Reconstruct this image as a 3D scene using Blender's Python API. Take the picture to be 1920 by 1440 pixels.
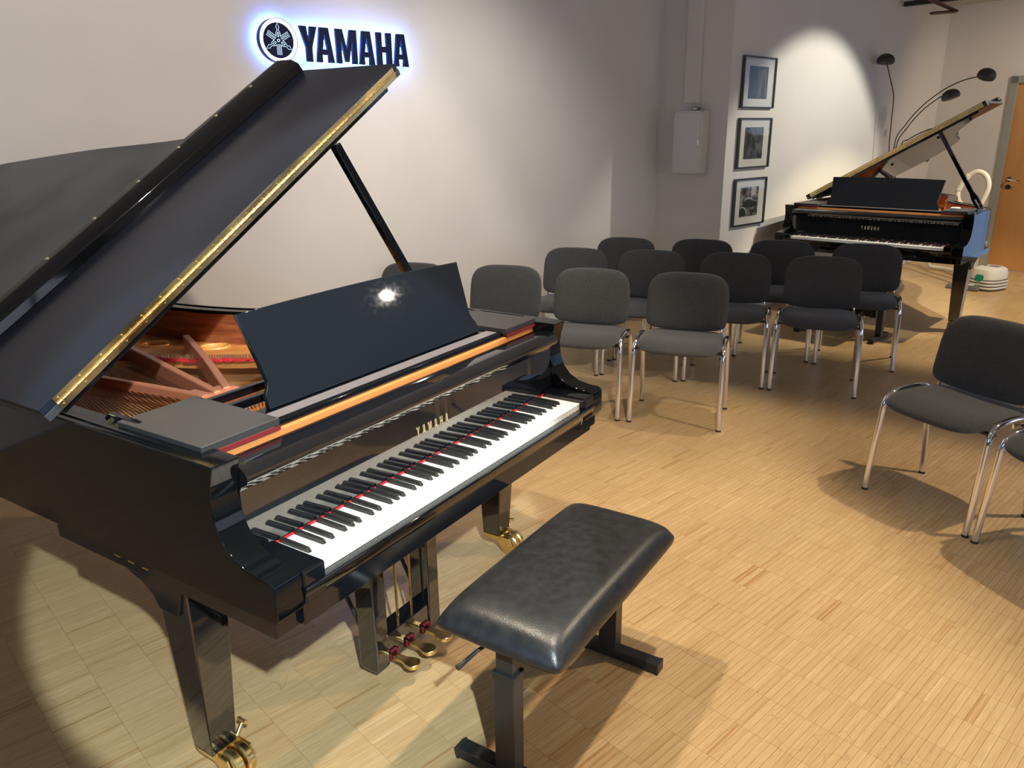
import bpy, bmesh, math, random
from mathutils import Vector, Matrix
random.seed(7)
D = bpy.data
for o in list(D.objects): D.objects.remove(o)
S = bpy.context.scene
COL = S.collection
PI = math.pi
def rad(a): return math.radians(a)

# ---------------------------------------------------------------- camera, world, lights, exposure
TH = -0.24834                                   # direction of the long wall (world = frame of the near piano)
WV = Vector((math.cos(TH), math.sin(TH), 0)); NV = Vector((-math.sin(TH), math.cos(TH), 0))
NL, NF, WS, WD, HC = 2.969, 2.278, 5.156, 9.69, 2.93   # wall planes, ceiling height
WB, NR = -5.0, -5.2
def wn(w, n, z=0.0): return Vector((w*WV.x+n*NV.x, w*WV.y+n*NV.y, z))

cam = D.cameras.new('camera'); cam.sensor_fit = 'HORIZONTAL'; cam.sensor_width = 36.0
cam.lens = 36.0*1448.18/1920.0; cam.clip_start = 0.05
co = D.objects.new('camera', cam); COL.objects.link(co)
yaw, pit, rol = 0.5737, 0.3159, -0.01372
f = Vector((math.cos(pit)*math.cos(yaw), math.cos(pit)*math.sin(yaw), -math.sin(pit)))
r = Vector((math.sin(yaw), -math.cos(yaw), 0)); u = r.cross(f)
r2 = r*math.cos(rol)+u*math.sin(rol); u2 = -r*math.sin(rol)+u*math.cos(rol)
m = Matrix((r2, u2, -f)).transposed().to_4x4(); m.translation = Vector((-1.02554, -1.17577, 1.62424))
co.matrix_world = m
S.camera = co

wd = D.worlds.new('sky'); S.world = wd; wd.use_nodes = True
bg = wd.node_tree.nodes['Background']; bg.inputs[0].default_value = (0.30, 0.52, 1.0, 1); bg.inputs[1].default_value = .35
S.view_settings.view_transform = 'Standard'; S.view_settings.look = 'None'
S.view_settings.exposure = 0.0; S.view_settings.gamma = 1.0

def spot(name, loc, target, power, color, angle, blend=0.2, radius=0.04):
    l = D.lights.new(name, 'SPOT'); l.energy = power; l.color = color
    l.spot_size = rad(angle); l.spot_blend = blend; l.shadow_soft_size = radius
    o = D.objects.new(name, l); COL.objects.link(o); o.location = loc
    d = Vector(target)-Vector(loc); o.rotation_euler = d.to_track_quat('-Z', 'Y').to_euler()
    return o
WARM = (1.0, 0.80, 0.56)
# flood over the player side: its cone edge draws the arc on the long wall and the falloff on the floor
FL = Vector((0.75, -0.74, 2.84))
spot('ceiling_flood', FL, FL+Vector((-.328, .647, -.689)), 195, (1.0, .86, .70), 137, .16, .035)
spot('ceiling_spot', (0.50, 0.45, 2.84), (.68, -.15, 0), 165, (1.0, .84, .64), 72, .4, .04)
spot('ceiling_spot', (2.93, -2.06, 2.84), (1.75, -0.55, 0), 185, WARM, 74, .45, .03)
spot('ceiling_spot', wn(2.3, 1.0, 2.84), wn(2.75, 2.97, 1.05), 135, (1.0, .95, .86), 84, .9, .03)
spot('ceiling_spot', (3.5, 0.05, 2.84), (2.75, .55, 0), 85, (1.0, .88, .70), 50, .5, .03)
spot('ceiling_spot', (4.38, -2.8, 2.6), (.7, .39, 1.16), 24, (1.0, .9, .75), 26, .4, .035)
spot('ceiling_spot', (5.15, -.45, 2.84), (6.1, -.15, .72), 120, (1.0, .92, .78), 36, .4, .03)  # extra spot added only to brighten the far keyboard
spot('ceiling_spot', (-1.6, -2.2, 2.84), (.88, 1.08, 0), 840, (.80, .95, 1.0), 23.6, .10, .03)
spot('wall_fill', wn(-1.2, .2, 2.75), wn(.9, 2.97, 1.9), 34, (.62, .76, 1.0), 80, .8, .08)  # added cool fill for the left end of the long wall, no known fixture
spot('ceiling_spot', (6.55, -1.95, 2.84), (7.1, -1.0, 0), 300, (1.0, .82, .57), 84, .3, .03)
spot('ceiling_spot', wn(6.9, .35, 2.84), wn(6.6, 2.28, .65), 190, (1.0, .95, .82), 78, .3, .03)
spot('ceiling_spot', wn(8.3, -.6, 2.84), wn(9.6, 1.2, 1.3), 110, (1.0, .84, .64), 84, .8, .04)

# ---------------------------------------------------------------- materials
def mat(name, base, rough=.5, metal=0., coat=0., coat_rough=.03, spec=.5, emit=None, estr=0., sheen=0.):
    m = D.materials.new(name); m.use_nodes = True
    b = m.node_tree.nodes['Principled BSDF']
    b.inputs['Base Color'].default_value = (*base, 1); b.inputs['Roughness'].default_value = rough
    b.inputs['Metallic'].default_value = metal; b.inputs['Coat Weight'].default_value = coat
    b.inputs['Coat Roughness'].default_value = coat_rough; b.inputs['Specular IOR Level'].default_value = spec
    b.inputs['Sheen Weight'].default_value = sheen
    if emit: b.inputs['Emission Color'].default_value = (*emit, 1); b.inputs['Emission Strength'].default_value = estr
    return m
def nodes(m): return m.node_tree.nodes, m.node_tree.links, m.node_tree.nodes['Principled BSDF']
def noise_color(m, c1, c2, scale=20, detail=4, stretch=(1, 1, 1), lo=.35, hi=.65, bump=0., bscale=None, coord='Object'):
    N, L, b = nodes(m)
    tc = N.new('ShaderNodeTexCoord'); mp = N.new('ShaderNodeMapping'); mp.inputs['Scale'].default_value = stretch
    nz = N.new('ShaderNodeTexNoise'); nz.inputs['Scale'].default_value = scale; nz.inputs['Detail'].default_value = detail
    rp = N.new('ShaderNodeValToRGB'); rp.color_ramp.elements[0].position = lo; rp.color_ramp.elements[1].position = hi
    rp.color_ramp.elements[0].color = (*c1, 1); rp.color_ramp.elements[1].color = (*c2, 1)
    L.new(tc.outputs[coord], mp.inputs[0]); L.new(mp.outputs[0], nz.inputs[0]); L.new(nz.outputs[0], rp.inputs[0]); L.new(rp.outputs[0], b.inputs['Base Color'])
    if bump:
        n2 = N.new('ShaderNodeTexNoise'); n2.inputs['Scale'].default_value = bscale or scale*4; n2.inputs['Detail'].default_value = 3
        bp = N.new('ShaderNodeBump'); bp.inputs['Strength'].default_value = bump; bp.inputs['Distance'].default_value = .002
        L.new(mp.outputs[0], n2.inputs[0]); L.new(n2.outputs[0], bp.inputs['Height']); L.new(bp.outputs[0], b.inputs['Normal'])
    return m
def noise_rough(m, a, bb, scale=8, stretch=(1, 1, 1), lo=.4, hi=.7):
    N, L, b = nodes(m)
    tc = N.new('ShaderNodeTexCoord'); mp = N.new('ShaderNodeMapping'); mp.inputs['Scale'].default_value = stretch
    nz = N.new('ShaderNodeTexNoise'); nz.inputs['Scale'].default_value = scale; nz.inputs['Detail'].default_value = 5
    mr = N.new('ShaderNodeMapRange'); mr.inputs['From Min'].default_value = lo; mr.inputs['From Max'].default_value = hi
    mr.inputs['To Min'].default_value = a; mr.inputs['To Max'].default_value = bb
    L.new(tc.outputs['Object'], mp.inputs[0]); L.new(mp.outputs[0], nz.inputs[0]); L.new(nz.outputs[0], mr.inputs[0]); L.new(mr.outputs[0], b.inputs['Roughness'])
    return m
M = {}
M['black'] = mat('black_polyester', (.004, .005, .007), .05, 0, 0, spec=.55)
M['satin'] = noise_rough(mat('satin_black', (.013, .017, .028), .3, spec=.2), .20, .30, 2)
M['lidtop'] = noise_rough(mat('grey_black_lid', (.040, .044, .050), .42, spec=.5), .34, .55, 2.5)  # even grey-black base, roughness varies in patches
M['matte'] = mat('matte_black_shelf', (.035, .035, .036), .42, spec=.5)
M['desk'] = mat('scratched_black_desk', (.008, .011, .016), .14, spec=.55)
def scratches(m):
    N, L, b = nodes(m)
    tc = N.new('ShaderNodeTexCoord'); v = N.new('ShaderNodeTexVoronoi'); v.inputs['Scale'].default_value = 60; v.feature = 'DISTANCE_TO_EDGE'
    mp = N.new('ShaderNodeMapping'); mp.inputs['Rotation'].default_value = (0, 0, .5); mp.inputs['Scale'].default_value = (2.2, .5, 1)
    nz = N.new('ShaderNodeTexNoise'); nz.inputs['Scale'].default_value = 90; nz.inputs['Detail'].default_value = 6
    mr = N.new('ShaderNodeMapRange'); mr.inputs['From Min'].default_value = .45; mr.inputs['From Max'].default_value = .75; mr.inputs['To Min'].default_value = .09; mr.inputs['To Max'].default_value = .42
    bp = N.new('ShaderNodeBump'); bp.inputs['Strength'].default_value = .25; bp.inputs['Distance'].default_value = .0006
    L.new(tc.outputs['Object'], mp.inputs[0]); L.new(mp.outputs[0], nz.inputs[0]); L.new(nz.outputs[0], mr.inputs[0]); L.new(mr.outputs[0], b.inputs['Roughness'])
    L.new(mp.outputs[0], v.inputs[0]); L.new(v.outputs['Distance'], bp.inputs['Height']); L.new(bp.outputs[0], b.inputs['Normal'])
noise_rough(M['desk'], .03, .06, 60, (1, 3, 1))
M['ivory'] = mat('white_key', (.86, .84, .76), .22, spec=.5)
M['keyfront'] = M['ivory']
M['ebony'] = mat('black_key', (.016, .017, .018), .32, spec=.5)
M['felt'] = noise_color(mat('red_felt', (.45, .01, .02), .95), (.42, .01, .02), (.62, .02, .03), 60)
M['darkfelt'] = mat('dark_red_felt', (.16, .006, .012), .9)
M['ledge'] = mat('ledge_sheen_grey', (.17, .155, .165), .32)  # pale reflection on the ledge top, put into a flat colour
M['brass'] = noise_rough(mat('brass', (.86, .66, .30), .25, 1.), .22, .34, 8)
M['gold'] = mat('gold_inlay', (.75, .62, .34), .35, .8)
M['plate'] = noise_color(mat('bronze_iron_plate', (.62, .27, .10), .33, .2), (.88, .36, .09), (.98, .47, .14), 12, 5, bump=.2, bscale=60)
M['strut'] = mat('bronze_strut', (.46, .17, .09), .36, .25)
M['polish'] = mat('fallboard_polish', (.005, .006, .008), .045, 0, 1., .02, spec=.9)
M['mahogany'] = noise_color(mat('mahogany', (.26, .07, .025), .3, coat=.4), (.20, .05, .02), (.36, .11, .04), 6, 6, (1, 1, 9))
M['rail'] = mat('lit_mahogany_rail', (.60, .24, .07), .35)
M['spruce'] = noise_color(mat('spruce_soundboard', (.60, .36, .14), .35, coat=.3), (.52, .29, .10), (.66, .41, .18), 5, 6, (30, 1, 1))
M['steel'] = mat('steel_string', (.62, .55, .46), .3, 1.)
M['copper'] = mat('copper_string', (.55, .26, .13), .35, 1.)
M['leather'] = noise_color(mat('black_leather', (.016, .017, .018), .34, spec=.55), (.013, .014, .015), (.022, .023, .024), 40, 4, bump=.25, bscale=300)
M['blacksteel'] = mat('black_powder_steel', (.022, .022, .022), .36, .0, spec=.5)
M['chrome'] = mat('chrome', (.82, .82, .83), .09, 1.)
M['plastic'] = mat('black_plastic', (.02, .02, .02), .45)
M['fabric'] = noise_color(mat('grey_upholstery', (.05, .05, .05), .95, spec=.15, sheen=.25), (.044, .045, .046), (.078, .078, .077), 220, 3, bump=.5, bscale=500)
M['wall'] = noise_color(mat('wall_paint', (.74, .71, .66), .85, spec=.2), (.73, .70, .65), (.75, .72, .67), 3, 3, bump=.12, bscale=160)
M['ceil'] = mat('ceiling_paint', (.55, .53, .50), .9, spec=.1)
M['cabinet'] = mat('white_cabinet_enamel', (.74, .73, .70), .4)
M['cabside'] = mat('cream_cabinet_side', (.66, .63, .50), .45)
M['doorframe'] = mat('grey_door_frame', (.34, .35, .31), .5)
M['doorwood'] = noise_color(mat('beech_veneer', (.55, .26, .08), .4), (.50, .23, .07), (.62, .31, .11), 3, 6, (1.5, 1.5, .35))
M['alu'] = mat('dark_aluminium', (.10, .10, .10), .35, .8)
M['matboard'] = mat('mat_board', (.66, .64, .56), .9)
M['navy'] = mat('navy_acrylic', (.006, .010, .040), .5, spec=.15)
M['dark'] = mat('dim_room_wall', (.10, .09, .085), .8, spec=.2)  # unseen walls coloured dark so the gloss cases mirror a dim room
M['case'] = mat('black_case_polish', (.003, .004, .005), .06, spec=.3)
M['neon'] = mat('white_blue_led', (.9, .95, 1), .4, emit=(.82, .92, 1.0), estr=2.2)
M['line'] = mat('ice_blue_line', (.8, .9, 1), .4, emit=(.50, .72, 1.0), estr=1.25)
M['ledback'] = mat('blue_led_back', (.4, .6, 1), .4, emit=(.08, .25, 1.0), estr=38.)
M['white'] = mat('white_plastic', (.78, .76, .68), .35)
M['green'] = mat('green_button', (.02, .25, .12), .3)
M['grey'] = mat('grey_plastic', (.16, .16, .15), .4)
M['rubber'] = mat('rubber', (.015, .015, .015), .7)
M['rust'] = mat('brown_steel', (.12, .055, .035), .5, .5)
M['glassp'] = None
g = D.materials.new('picture_glass'); g.use_nodes = True; N = g.node_tree.nodes; L = g.node_tree.links
N.remove(N['Principled BSDF']); tr = N.new('ShaderNodeBsdfTransparent'); gl = N.new('ShaderNodeBsdfGlossy'); gl.inputs['Roughness'].default_value = .01
lw = N.new('ShaderNodeLayerWeight'); lw.inputs['Blend'].default_value = .5; pw = N.new('ShaderNodeMath'); pw.operation = 'POWER'; pw.inputs[1].default_value = 4; L.new(lw.outputs['Facing'], pw.inputs[0]); fr = N.new('ShaderNodeMath'); fr.operation = 'MULTIPLY_ADD'; fr.inputs[1].default_value = .9; fr.inputs[2].default_value = .055; L.new(pw.outputs[0], fr.inputs[0]); mx = N.new('ShaderNodeMixShader')
L.new(fr.outputs[0], mx.inputs[0]); L.new(tr.outputs[0], mx.inputs[1]); L.new(gl.outputs[0], mx.inputs[2]); L.new(mx.outputs[0], N['Material Output'].inputs[0])
M['glassp'] = g

# parquet: one tone per 16 cm x 2.25 cm slat, finer 8 mm lamella tone, grain, scuffs
SL, SW, PH = .16, .0225, .0245
def parquet():
    m = mat('beech_parquet', (.5, .35, .2), .36, spec=.45); N, L, b = nodes(m)
    geo = N.new('ShaderNodeNewGeometry')
    vr = N.new('ShaderNodeVectorRotate'); vr.rotation_type = 'Z_AXIS'; vr.inputs['Angle'].default_value = -TH
    L.new(geo.outputs['Position'], vr.inputs['Vector'])
    sub = N.new('ShaderNodeVectorMath'); sub.operation = 'SUBTRACT'; sub.inputs[1].default_value = (PH, 0, 0); L.new(vr.outputs[0], sub.inputs[0])
    def cell(sx, sy):
        d = N.new('ShaderNodeVectorMath'); d.operation = 'DIVIDE'; d.inputs[1].default_value = (sx, sy, 100.)
        fl = N.new('ShaderNodeVectorMath'); fl.operation = 'FLOOR'
        wn_ = N.new('ShaderNodeTexWhiteNoise'); wn_.noise_dimensions = '3D'
        L.new(sub.outputs[0], d.inputs[0]); L.new(d.outputs[0], fl.inputs[0]); L.new(fl.outputs[0], wn_.inputs['Vector']); return wn_
    a = cell(SL, SW); c2 = cell(SL, SW/3.); blk = cell(SL, SW*6)
    rp = N.new('ShaderNodeValToRGB'); cr = rp.color_ramp; cr.interpolation = 'LINEAR'
    cr.elements[0].position = 0; cr.elements[0].color = (.40, .225, .085, 1); cr.elements[1].position = 1; cr.elements[1].color = (.64, .465, .25, 1)
    for p, c in ((.06, (.45, .262, .105)), (.14, (.52, .342, .16)), (.55, (.555, .38, .185)), (.9, (.59, .415, .21))):
        e = cr.elements.new(p); e.color = (*c, 1)
    def mth(op, x, y=None):
        n_ = N.new('ShaderNodeMath'); n_.operation = op
        for i, q in enumerate((x, y)):
            if q is None: continue
            if isinstance(q, (int, float)): n_.inputs[i].default_value = q
            else: L.new(q, n_.inputs[i])
        return n_.outputs[0]
    t = mth('ADD', mth('MULTIPLY', a.outputs['Value'], .5), mth('MULTIPLY', c2.outputs['Value'], .5))
    L.new(t, rp.inputs[0])
    mp = N.new('ShaderNodeMapping'); mp.inputs['Scale'].default_value = (6, 120, 1); L.new(sub.outputs[0], mp.inputs[0])
    gr = N.new('ShaderNodeTexNoise'); gr.inputs['Scale'].default_value = 2.2; gr.inputs['Detail'].default_value = 6; L.new(mp.outputs[0], gr.inputs[0])
    gm = N.new('ShaderNodeMapRange'); gm.inputs['From Min'].default_value = .3; gm.inputs['From Max'].default_value = .7; gm.inputs['To Min'].default_value = .86; gm.inputs['To Max'].default_value = 1.1
    L.new(gr.outputs[0], gm.inputs[0])
    big = N.new('ShaderNodeTexNoise'); big.inputs['Scale'].default_value = 1.6; big.inputs['Detail'].default_value = 6; L.new(sub.outputs[0], big.inputs[0])
    bm = N.new('ShaderNodeMapRange'); bm.inputs['From Min'].default_value = .3; bm.inputs['From Max'].default_value = .7; bm.inputs['To Min'].default_value = .93; bm.inputs['To Max'].default_value = 1.05
    L.new(big.outputs[0], bm.inputs[0])
    # scuff marks: thin warped noise iso-lines, sparse
    sc = N.new('ShaderNodeTexNoise'); sc.inputs['Scale'].default_value = 3.1; sc.inputs['Detail'].default_value = 2; sc.inputs['Distortion'].default_value = 1.2
    L.new(sub.outputs[0], sc.inputs[0])
    ln = mth('ABSOLUTE', mth('SUBTRACT', sc.outputs[0], .5)); l2 = N.new('ShaderNodeMapRange'); l2.inputs['From Min'].default_value = 0; l2.inputs['From Max'].default_value = .004; l2.inputs['To Min'].default_value = .80; l2.inputs['To Max'].default_value = 1
    L.new(ln, l2.inputs[0])
    n3 = N.new('ShaderNodeTexNoise'); n3.inputs['Scale'].default_value = 1.3; L.new(sub.outputs[0], n3.inputs[0])
    l3 = N.new('ShaderNodeMapRange'); l3.inputs['From Min'].default_value = .52; l3.inputs['From Max'].default_value = .6; l3.inputs['To Min'].default_value = 1; l3.inputs['To Max'].default_value = 0
    L.new(n3.outputs[0], l3.inputs[0]); scf = mth('MAXIMUM', l2.outputs[0], l3.outputs[0])
    k = mth('MULTIPLY', mth('MULTIPLY', gm.outputs[0], bm.outputs[0]), scf)
    mx = N.new('ShaderNodeVectorMath'); mx.operation = 'SCALE'; L.new(rp.outputs[0], mx.inputs[0]); L.new(k, mx.inputs['Scale'])
    L.new(mx.outputs[0], b.inputs['Base Color'])
    rr = mth('ADD', mth('MULTIPLY', gr.outputs[0], .2), .27); L.new(rr, b.inputs['Roughness'])
    return m
M['parquet'] = parquet()

# ---------------------------------------------------------------- mesh helpers
class MB:
    def __init__(s): s.v = []; s.f = []
    def add(s, vs, fs):
        k = len(s.v); s.v += [tuple(p) for p in vs]; s.f += [tuple(i+k for i in q) for q in fs]; return s
    def box(s, a, b, R=None):
        x0, y0, z0 = a; x1, y1, z1 = b
        vs = [(x0, y0, z0), (x1, y0, z0), (x1, y1, z0), (x0, y1, z0), (x0, y0, z1), (x1, y0, z1), (x1, y1, z1), (x0, y1, z1)]
        if R: vs = [R @ Vector(p) for p in vs]
        return s.add(vs, [(0, 3, 2, 1), (4, 5, 6, 7), (0, 1, 5, 4), (1, 2, 6, 5), (2, 3, 7, 6), (3, 0, 4, 7)])
    def hexa(s, bot, top):      # 4 bottom + 4 top points
        return s.add(list(bot)+list(top), [(0, 3, 2, 1), (4, 5, 6, 7), (0, 1, 5, 4), (1, 2, 6, 5), (2, 3, 7, 6), (3, 0, 4, 7)])
    def prism(s, poly, a, b, ax='z'):
        n = len(poly)
        def P(p, t): return {'z': (p[0], p[1], t), 'x': (t, p[0], p[1]), 'y': (p[0], t, p[1])}[ax]
        vs = [P(p, a) for p in poly]+[P(p, b) for p in poly]
        return s.add(vs, [tuple(range(n))[::-1], tuple(range(n, 2*n))]+[(i, (i+1) % n, n+(i+1) % n, n+i) for i in range(n)])
    def ring(s, outer, inner, z0, z1, closed=True, caps=True):
        n = len(outer); vs = [(*p, z0) for p in outer]+[(*p, z0) for p in inner]+[(*p, z1) for p in outer]+[(*p, z1) for p in inner]
        fs = []; rng = range(n) if closed else range(n-1)
        for i in rng:
            j = (i+1) % n
            fs += [(i, j, 2*n+j, 2*n+i), (n+j, n+i, 3*n+i, 3*n+j), (2*n+i, 2*n+j, 3*n+j, 3*n+i), (j, i, n+i, n+j)]
        if not closed and caps:
            fs += [(0, 2*n, 3*n, n), (n-1, 2*n-1, 4*n-1, 3*n-1)]
        return s.add(vs, fs)
    def tube(s, path, r, n=10, ry=None, closed=False, up=None):
        path = [Vector(p) for p in path]; k = len(path); rings = []; prev = None
        for i, p in enumerate(path):
            if closed: t = path[(i+1) % k]-path[i-1]
            else: t = (path[min(i+1, k-1)]-path[max(i-1, 0)])
            t.normalize()
            if prev is None:
                a = Vector(up) if up else (Vector((0, 0, 1)) if abs(t.z) < .9 else Vector((0, 1, 0)))
            else: a = prev
            a = (a-t*a.dot(t)).normalized(); prev = a; b = t.cross(a)
            rr = r[i] if isinstance(r, (list, tuple)) else r; r2 = ry if ry else rr
            rings.append([p+a*(rr*math.cos(2*PI*j/n))+b*(r2*math.sin(2*PI*j/n)) for j in range(n)])
        vs = [q for R in rings for q in R]; fs = []
        for i in range(k if closed else k-1):
            i2 = (i+1) % k
            for j in range(n): fs.append((i*n+j, i*n+(j+1) % n, i2*n+(j+1) % n, i2*n+j))
        if not closed: fs += [tuple(range(n))[::-1], tuple(range((k-1)*n, k*n))]
        return s.add(vs, fs)
    def cyl(s, a, b, r, n=20): return s.tube([a, b], r, n)
    def lathe(s, prof, n=24, R=None):     # prof (r,z)
        k = len(prof); vs = []
        for (r_, z) in prof:
            for j in range(n): vs.append((r_*math.cos(2*PI*j/n), r_*math.sin(2*PI*j/n), z))
        if R: vs = [R @ Vector(p) for p in vs]
        fs = [(i*n+j, i*n+(j+1) % n, (i+1)*n+(j+1) % n, (i+1)*n+j) for i in range(k-1) for j in range(n)]
        if prof[0][0] > 1e-4: fs.append(tuple(range(n))[::-1])
        if prof[-1][0] > 1e-4: fs.append(tuple(range((k-1)*n, k*n)))
        return s.add(vs, fs)
    def mesh(s, name, mt, sharp=32):
        me = D.meshes.new(name); me.from_pydata(s.v, [], s.f); me.materials.append(M[mt] if isinstance(mt, str) else mt)
        bm = bmesh.new(); bm.from_mesh(me); bmesh.ops.remove_doubles(bm, verts=bm.verts, dist=1e-6) if len(s.v) < 4000 else None
        bmesh.ops.recalc_face_normals(bm, faces=bm.faces); bm.to_mesh(me); bm.free()
        me.polygons.foreach_set('use_smooth', [True]*len(me.polygons)); me.set_sharp_from_angle(angle=rad(sharp)); me.update()
        return me
    def build(s, name, mt, parent=None, bevel=0., seg=2, subd=0, sharp=32):
        o = D.objects.new(name, s.mesh(name, mt, sharp)); COL.objects.link(o)
        if parent: o.parent = parent
        if bevel:
            b = o.modifiers.new('bevel', 'BEVEL'); b.width = bevel; b.segments = seg; b.limit_method = 'ANGLE'; b.angle_limit = rad(35); b.harden_normals = True
        if subd:
            q = o.modifiers.new('sub', 'SUBSURF'); q.levels = subd; q.render_levels = subd
        return o
def empty(name, loc=(0, 0, 0), rz=0., label=None, cat=None, group=None):
    o = D.objects.new(name, None); COL.objects.link(o); o.location = loc; o.rotation_euler.z = rz; o.empty_display_size = .1
    return tag(o, label, cat, group)
def tag(o, label=None, cat=None, group=None, kind=None):
    if label: o['label'] = label
    if cat: o['category'] = cat
    if group: o['group'] = group
    if kind: o['kind'] = kind
    return o
def kids(o): return [c for c in D.objects if c.parent == o]
def copy_tree(o, parent=None):
    ch = {}
    for x in D.objects:
        if x.parent: ch.setdefault(x.parent.name, []).append(x)
    def rec(a, par):
        c = a.copy(); COL.objects.link(c); c.parent = par
        for b in ch.get(a.name, []): rec(b, c)
        return c
    return rec(o, parent)
def catmull(pts, k=6, closed=False):
    P = [Vector(p) for p in pts]; n = len(P); out = []
    for i in range(n if closed else n-1):
        p0 = P[(i-1) % n] if (closed or i > 0) else P[0]; p1 = P[i]; p2 = P[(i+1) % n]; p3 = P[(i+2) % n] if (closed or i+2 < n) else P[-1]
        for j in range(k):
            t = j/k
            out.append(.5*((2*p1)+(-p0+p2)*t+(2*p0-5*p1+4*p2-p3)*t*t+(-p0+3*p1-3*p2+p3)*t*t*t))
    if not closed: out.append(P[-1])
    return out
def offset(pts, d, closed=False):     # to the right of travel direction
    n = len(pts); o = []
    for i in range(n):
        a = Vector(pts[i-1] if (i > 0 or closed) else pts[i]); b = Vector(pts[(i+1) % n] if (i < n-1 or closed) else pts[i])
        t = (b-a).normalized(); o.append((pts[i][0]+t.y*d, pts[i][1]-t.x*d))
    return o
def flat_shape(name, loops, z0, z1, mt, parent=None, xf=None, bevel=0.):   # planar shape with holes, extruded
    cu = D.curves.new(name, 'CURVE'); cu.dimensions = '2D'; cu.fill_mode = 'BOTH'; cu.extrude = (z1-z0)/2; cu.bevel_depth = bevel
    for lp in loops:
        sp = cu.splines.new('POLY'); sp.points.add(len(lp)-1); sp.use_cyclic_u = True
        for i, p in enumerate(lp): sp.points[i].co = (p[0], p[1], 0, 1)
    t = D.objects.new(name+'_tmp', cu); COL.objects.link(t)
    dg = bpy.context.evaluated_depsgraph_get(); me = D.meshes.new_from_object(t.evaluated_get(dg)); D.objects.remove(t); D.curves.remove(cu)
    me.transform(Matrix.Translation((0, 0, (z0+z1)/2)))
    if xf: me.transform(xf)
    me.materials.clear(); me.materials.append(M[mt]); me.name = name
    o = D.objects.new(name, me); COL.objects.link(o)
    if parent: o.parent = parent
    return o
def circ(cx, cy, rx, ry=None, n=32, a0=0.):
    ry = ry or rx; ca, sa = math.cos(a0), math.sin(a0); o = []
    for i in range(n):
        t = 2*PI*i/n; x, y = rx*math.cos(t), ry*math.sin(t); o.append((cx+x*ca-y*sa, cy+x*sa+y*ca))
    return o
# narrow grotesque capitals, unit height, returned as (loops, width)
def glyph(ch, w=.62, s=.20, c=.16):
    if ch == 'Y': return [[(0, 1), (s*1.15, 1), (w/2, .56), (w-s*1.15, 1), (w, 1), (w/2+s/2, .40), (w/2+s/2, 0), (w/2-s/2, 0), (w/2-s/2, .40)]]
    if ch == 'A':
        return [[(0, 0), (s, 0), (w*.33, .22), (w*.67, .22), (w-s, 0), (w, 0), (w*.5+s*.75, 1), (w*.5-s*.75, 1)],
                [(w*.375, .38), (w*.5-.004, .80), (w*.5+.004, .80), (w*.625, .38)]]
    if ch == 'M': return [[(0, 0), (s*.9, 0), (s*.9, .66), (w/2-s*.3, .05), (w/2+s*.3, .05), (w-s*.9, .66), (w-s*.9, 0), (w, 0), (w, 1), (w-s*1.2, 1), (w/2, .42), (s*1.2, 1), (0, 1)]]
    if ch == 'H': return [[(0, 0), (s, 0), (s, .40), (w-s, .40), (w-s, 0), (w, 0), (w, 1), (w-s, 1), (w-s, 1-.42), (s, 1-.42), (s, 1), (0, 1)]]

# ---------------------------------------------------------------- the room
def wallbox(name, a, b, mt='wall'):
    o = MB().box(a, b).build(name, mt); o.rotation_euler.z = TH; tag(o, kind='structure'); return o
fl = MB().box((WB, NR, -.12), (WD, NL, -.004)).build('floor', 'parquet'); fl.rotation_euler.z = TH; tag(fl, kind='structure')
ce = wallbox('ceiling', (WB-.1, NR-.1, HC), (WD+.1, NL+.1, HC+.1), 'ceil')
wallbox('wall_left', (WB, NL, 0), (WS, NL+.15, HC))
wallbox('wall_left_return', (WS, NF+.0005, 0), (WS+.15, NL+.15, HC))
wallbox('wall_left_far', (WS+.0005, NF, 0), (WD, NF+.15, HC))
# far wall with door opening and, beyond the frame, tall windows
DN0, DN1, DZ = .54, 1.46, 2.06
o = MB()
o.box((WD, DN1+.06, 0), (WD+.15, NF+.15, HC)); o.box((WD, DN0-.06, DZ+.06), (WD+.15, DN1+.06, HC)); o.box((WD, .38, 0), (WD+.15, DN0-.06, HC))
o.box((WD, -4.0, 2.6), (WD+.15, .38, HC)); o.box((WD, NR, 0), (WD+.15, -4.0, HC)); o.box((WD, -4.0, 0), (WD+.15, .38, .06))
o = o.build('wall_far', 'wall'); o.rotation_euler.z = TH; tag(o, kind='structure')
o = MB(); o.box((WB, NR-.15, 0), (WD, NR, .5)); o.box((WB, NR-.15, 2.6), (WD, NR, HC))
for a, b in ((WB, -4.), (-1.6, -1.1), (1.3, 1.8), (4.2, 4.7), (7.1, WD)): o.box((a, NR-.15, .5), (b, NR, 2.6))
o = o.build('wall_right', 'dark'); o.rotation_euler.z = TH; tag(o, kind='structure')
o = MB(); o.box((WB-.15, NR, 0), (WB, NL+.15, .6)); o.box((WB-.15, NR, 2.5), (WB, NL+.15, HC)); o.box((WB-.15, NR, .6), (WB, -2.6, 2.5)); o.box((WB-.15, .9, .6), (WB, NL+.15, 2.5))
o = o.build('wall_back', 'dark'); o.rotation_euler.z = TH; tag(o, kind='structure')
k = 0
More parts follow.
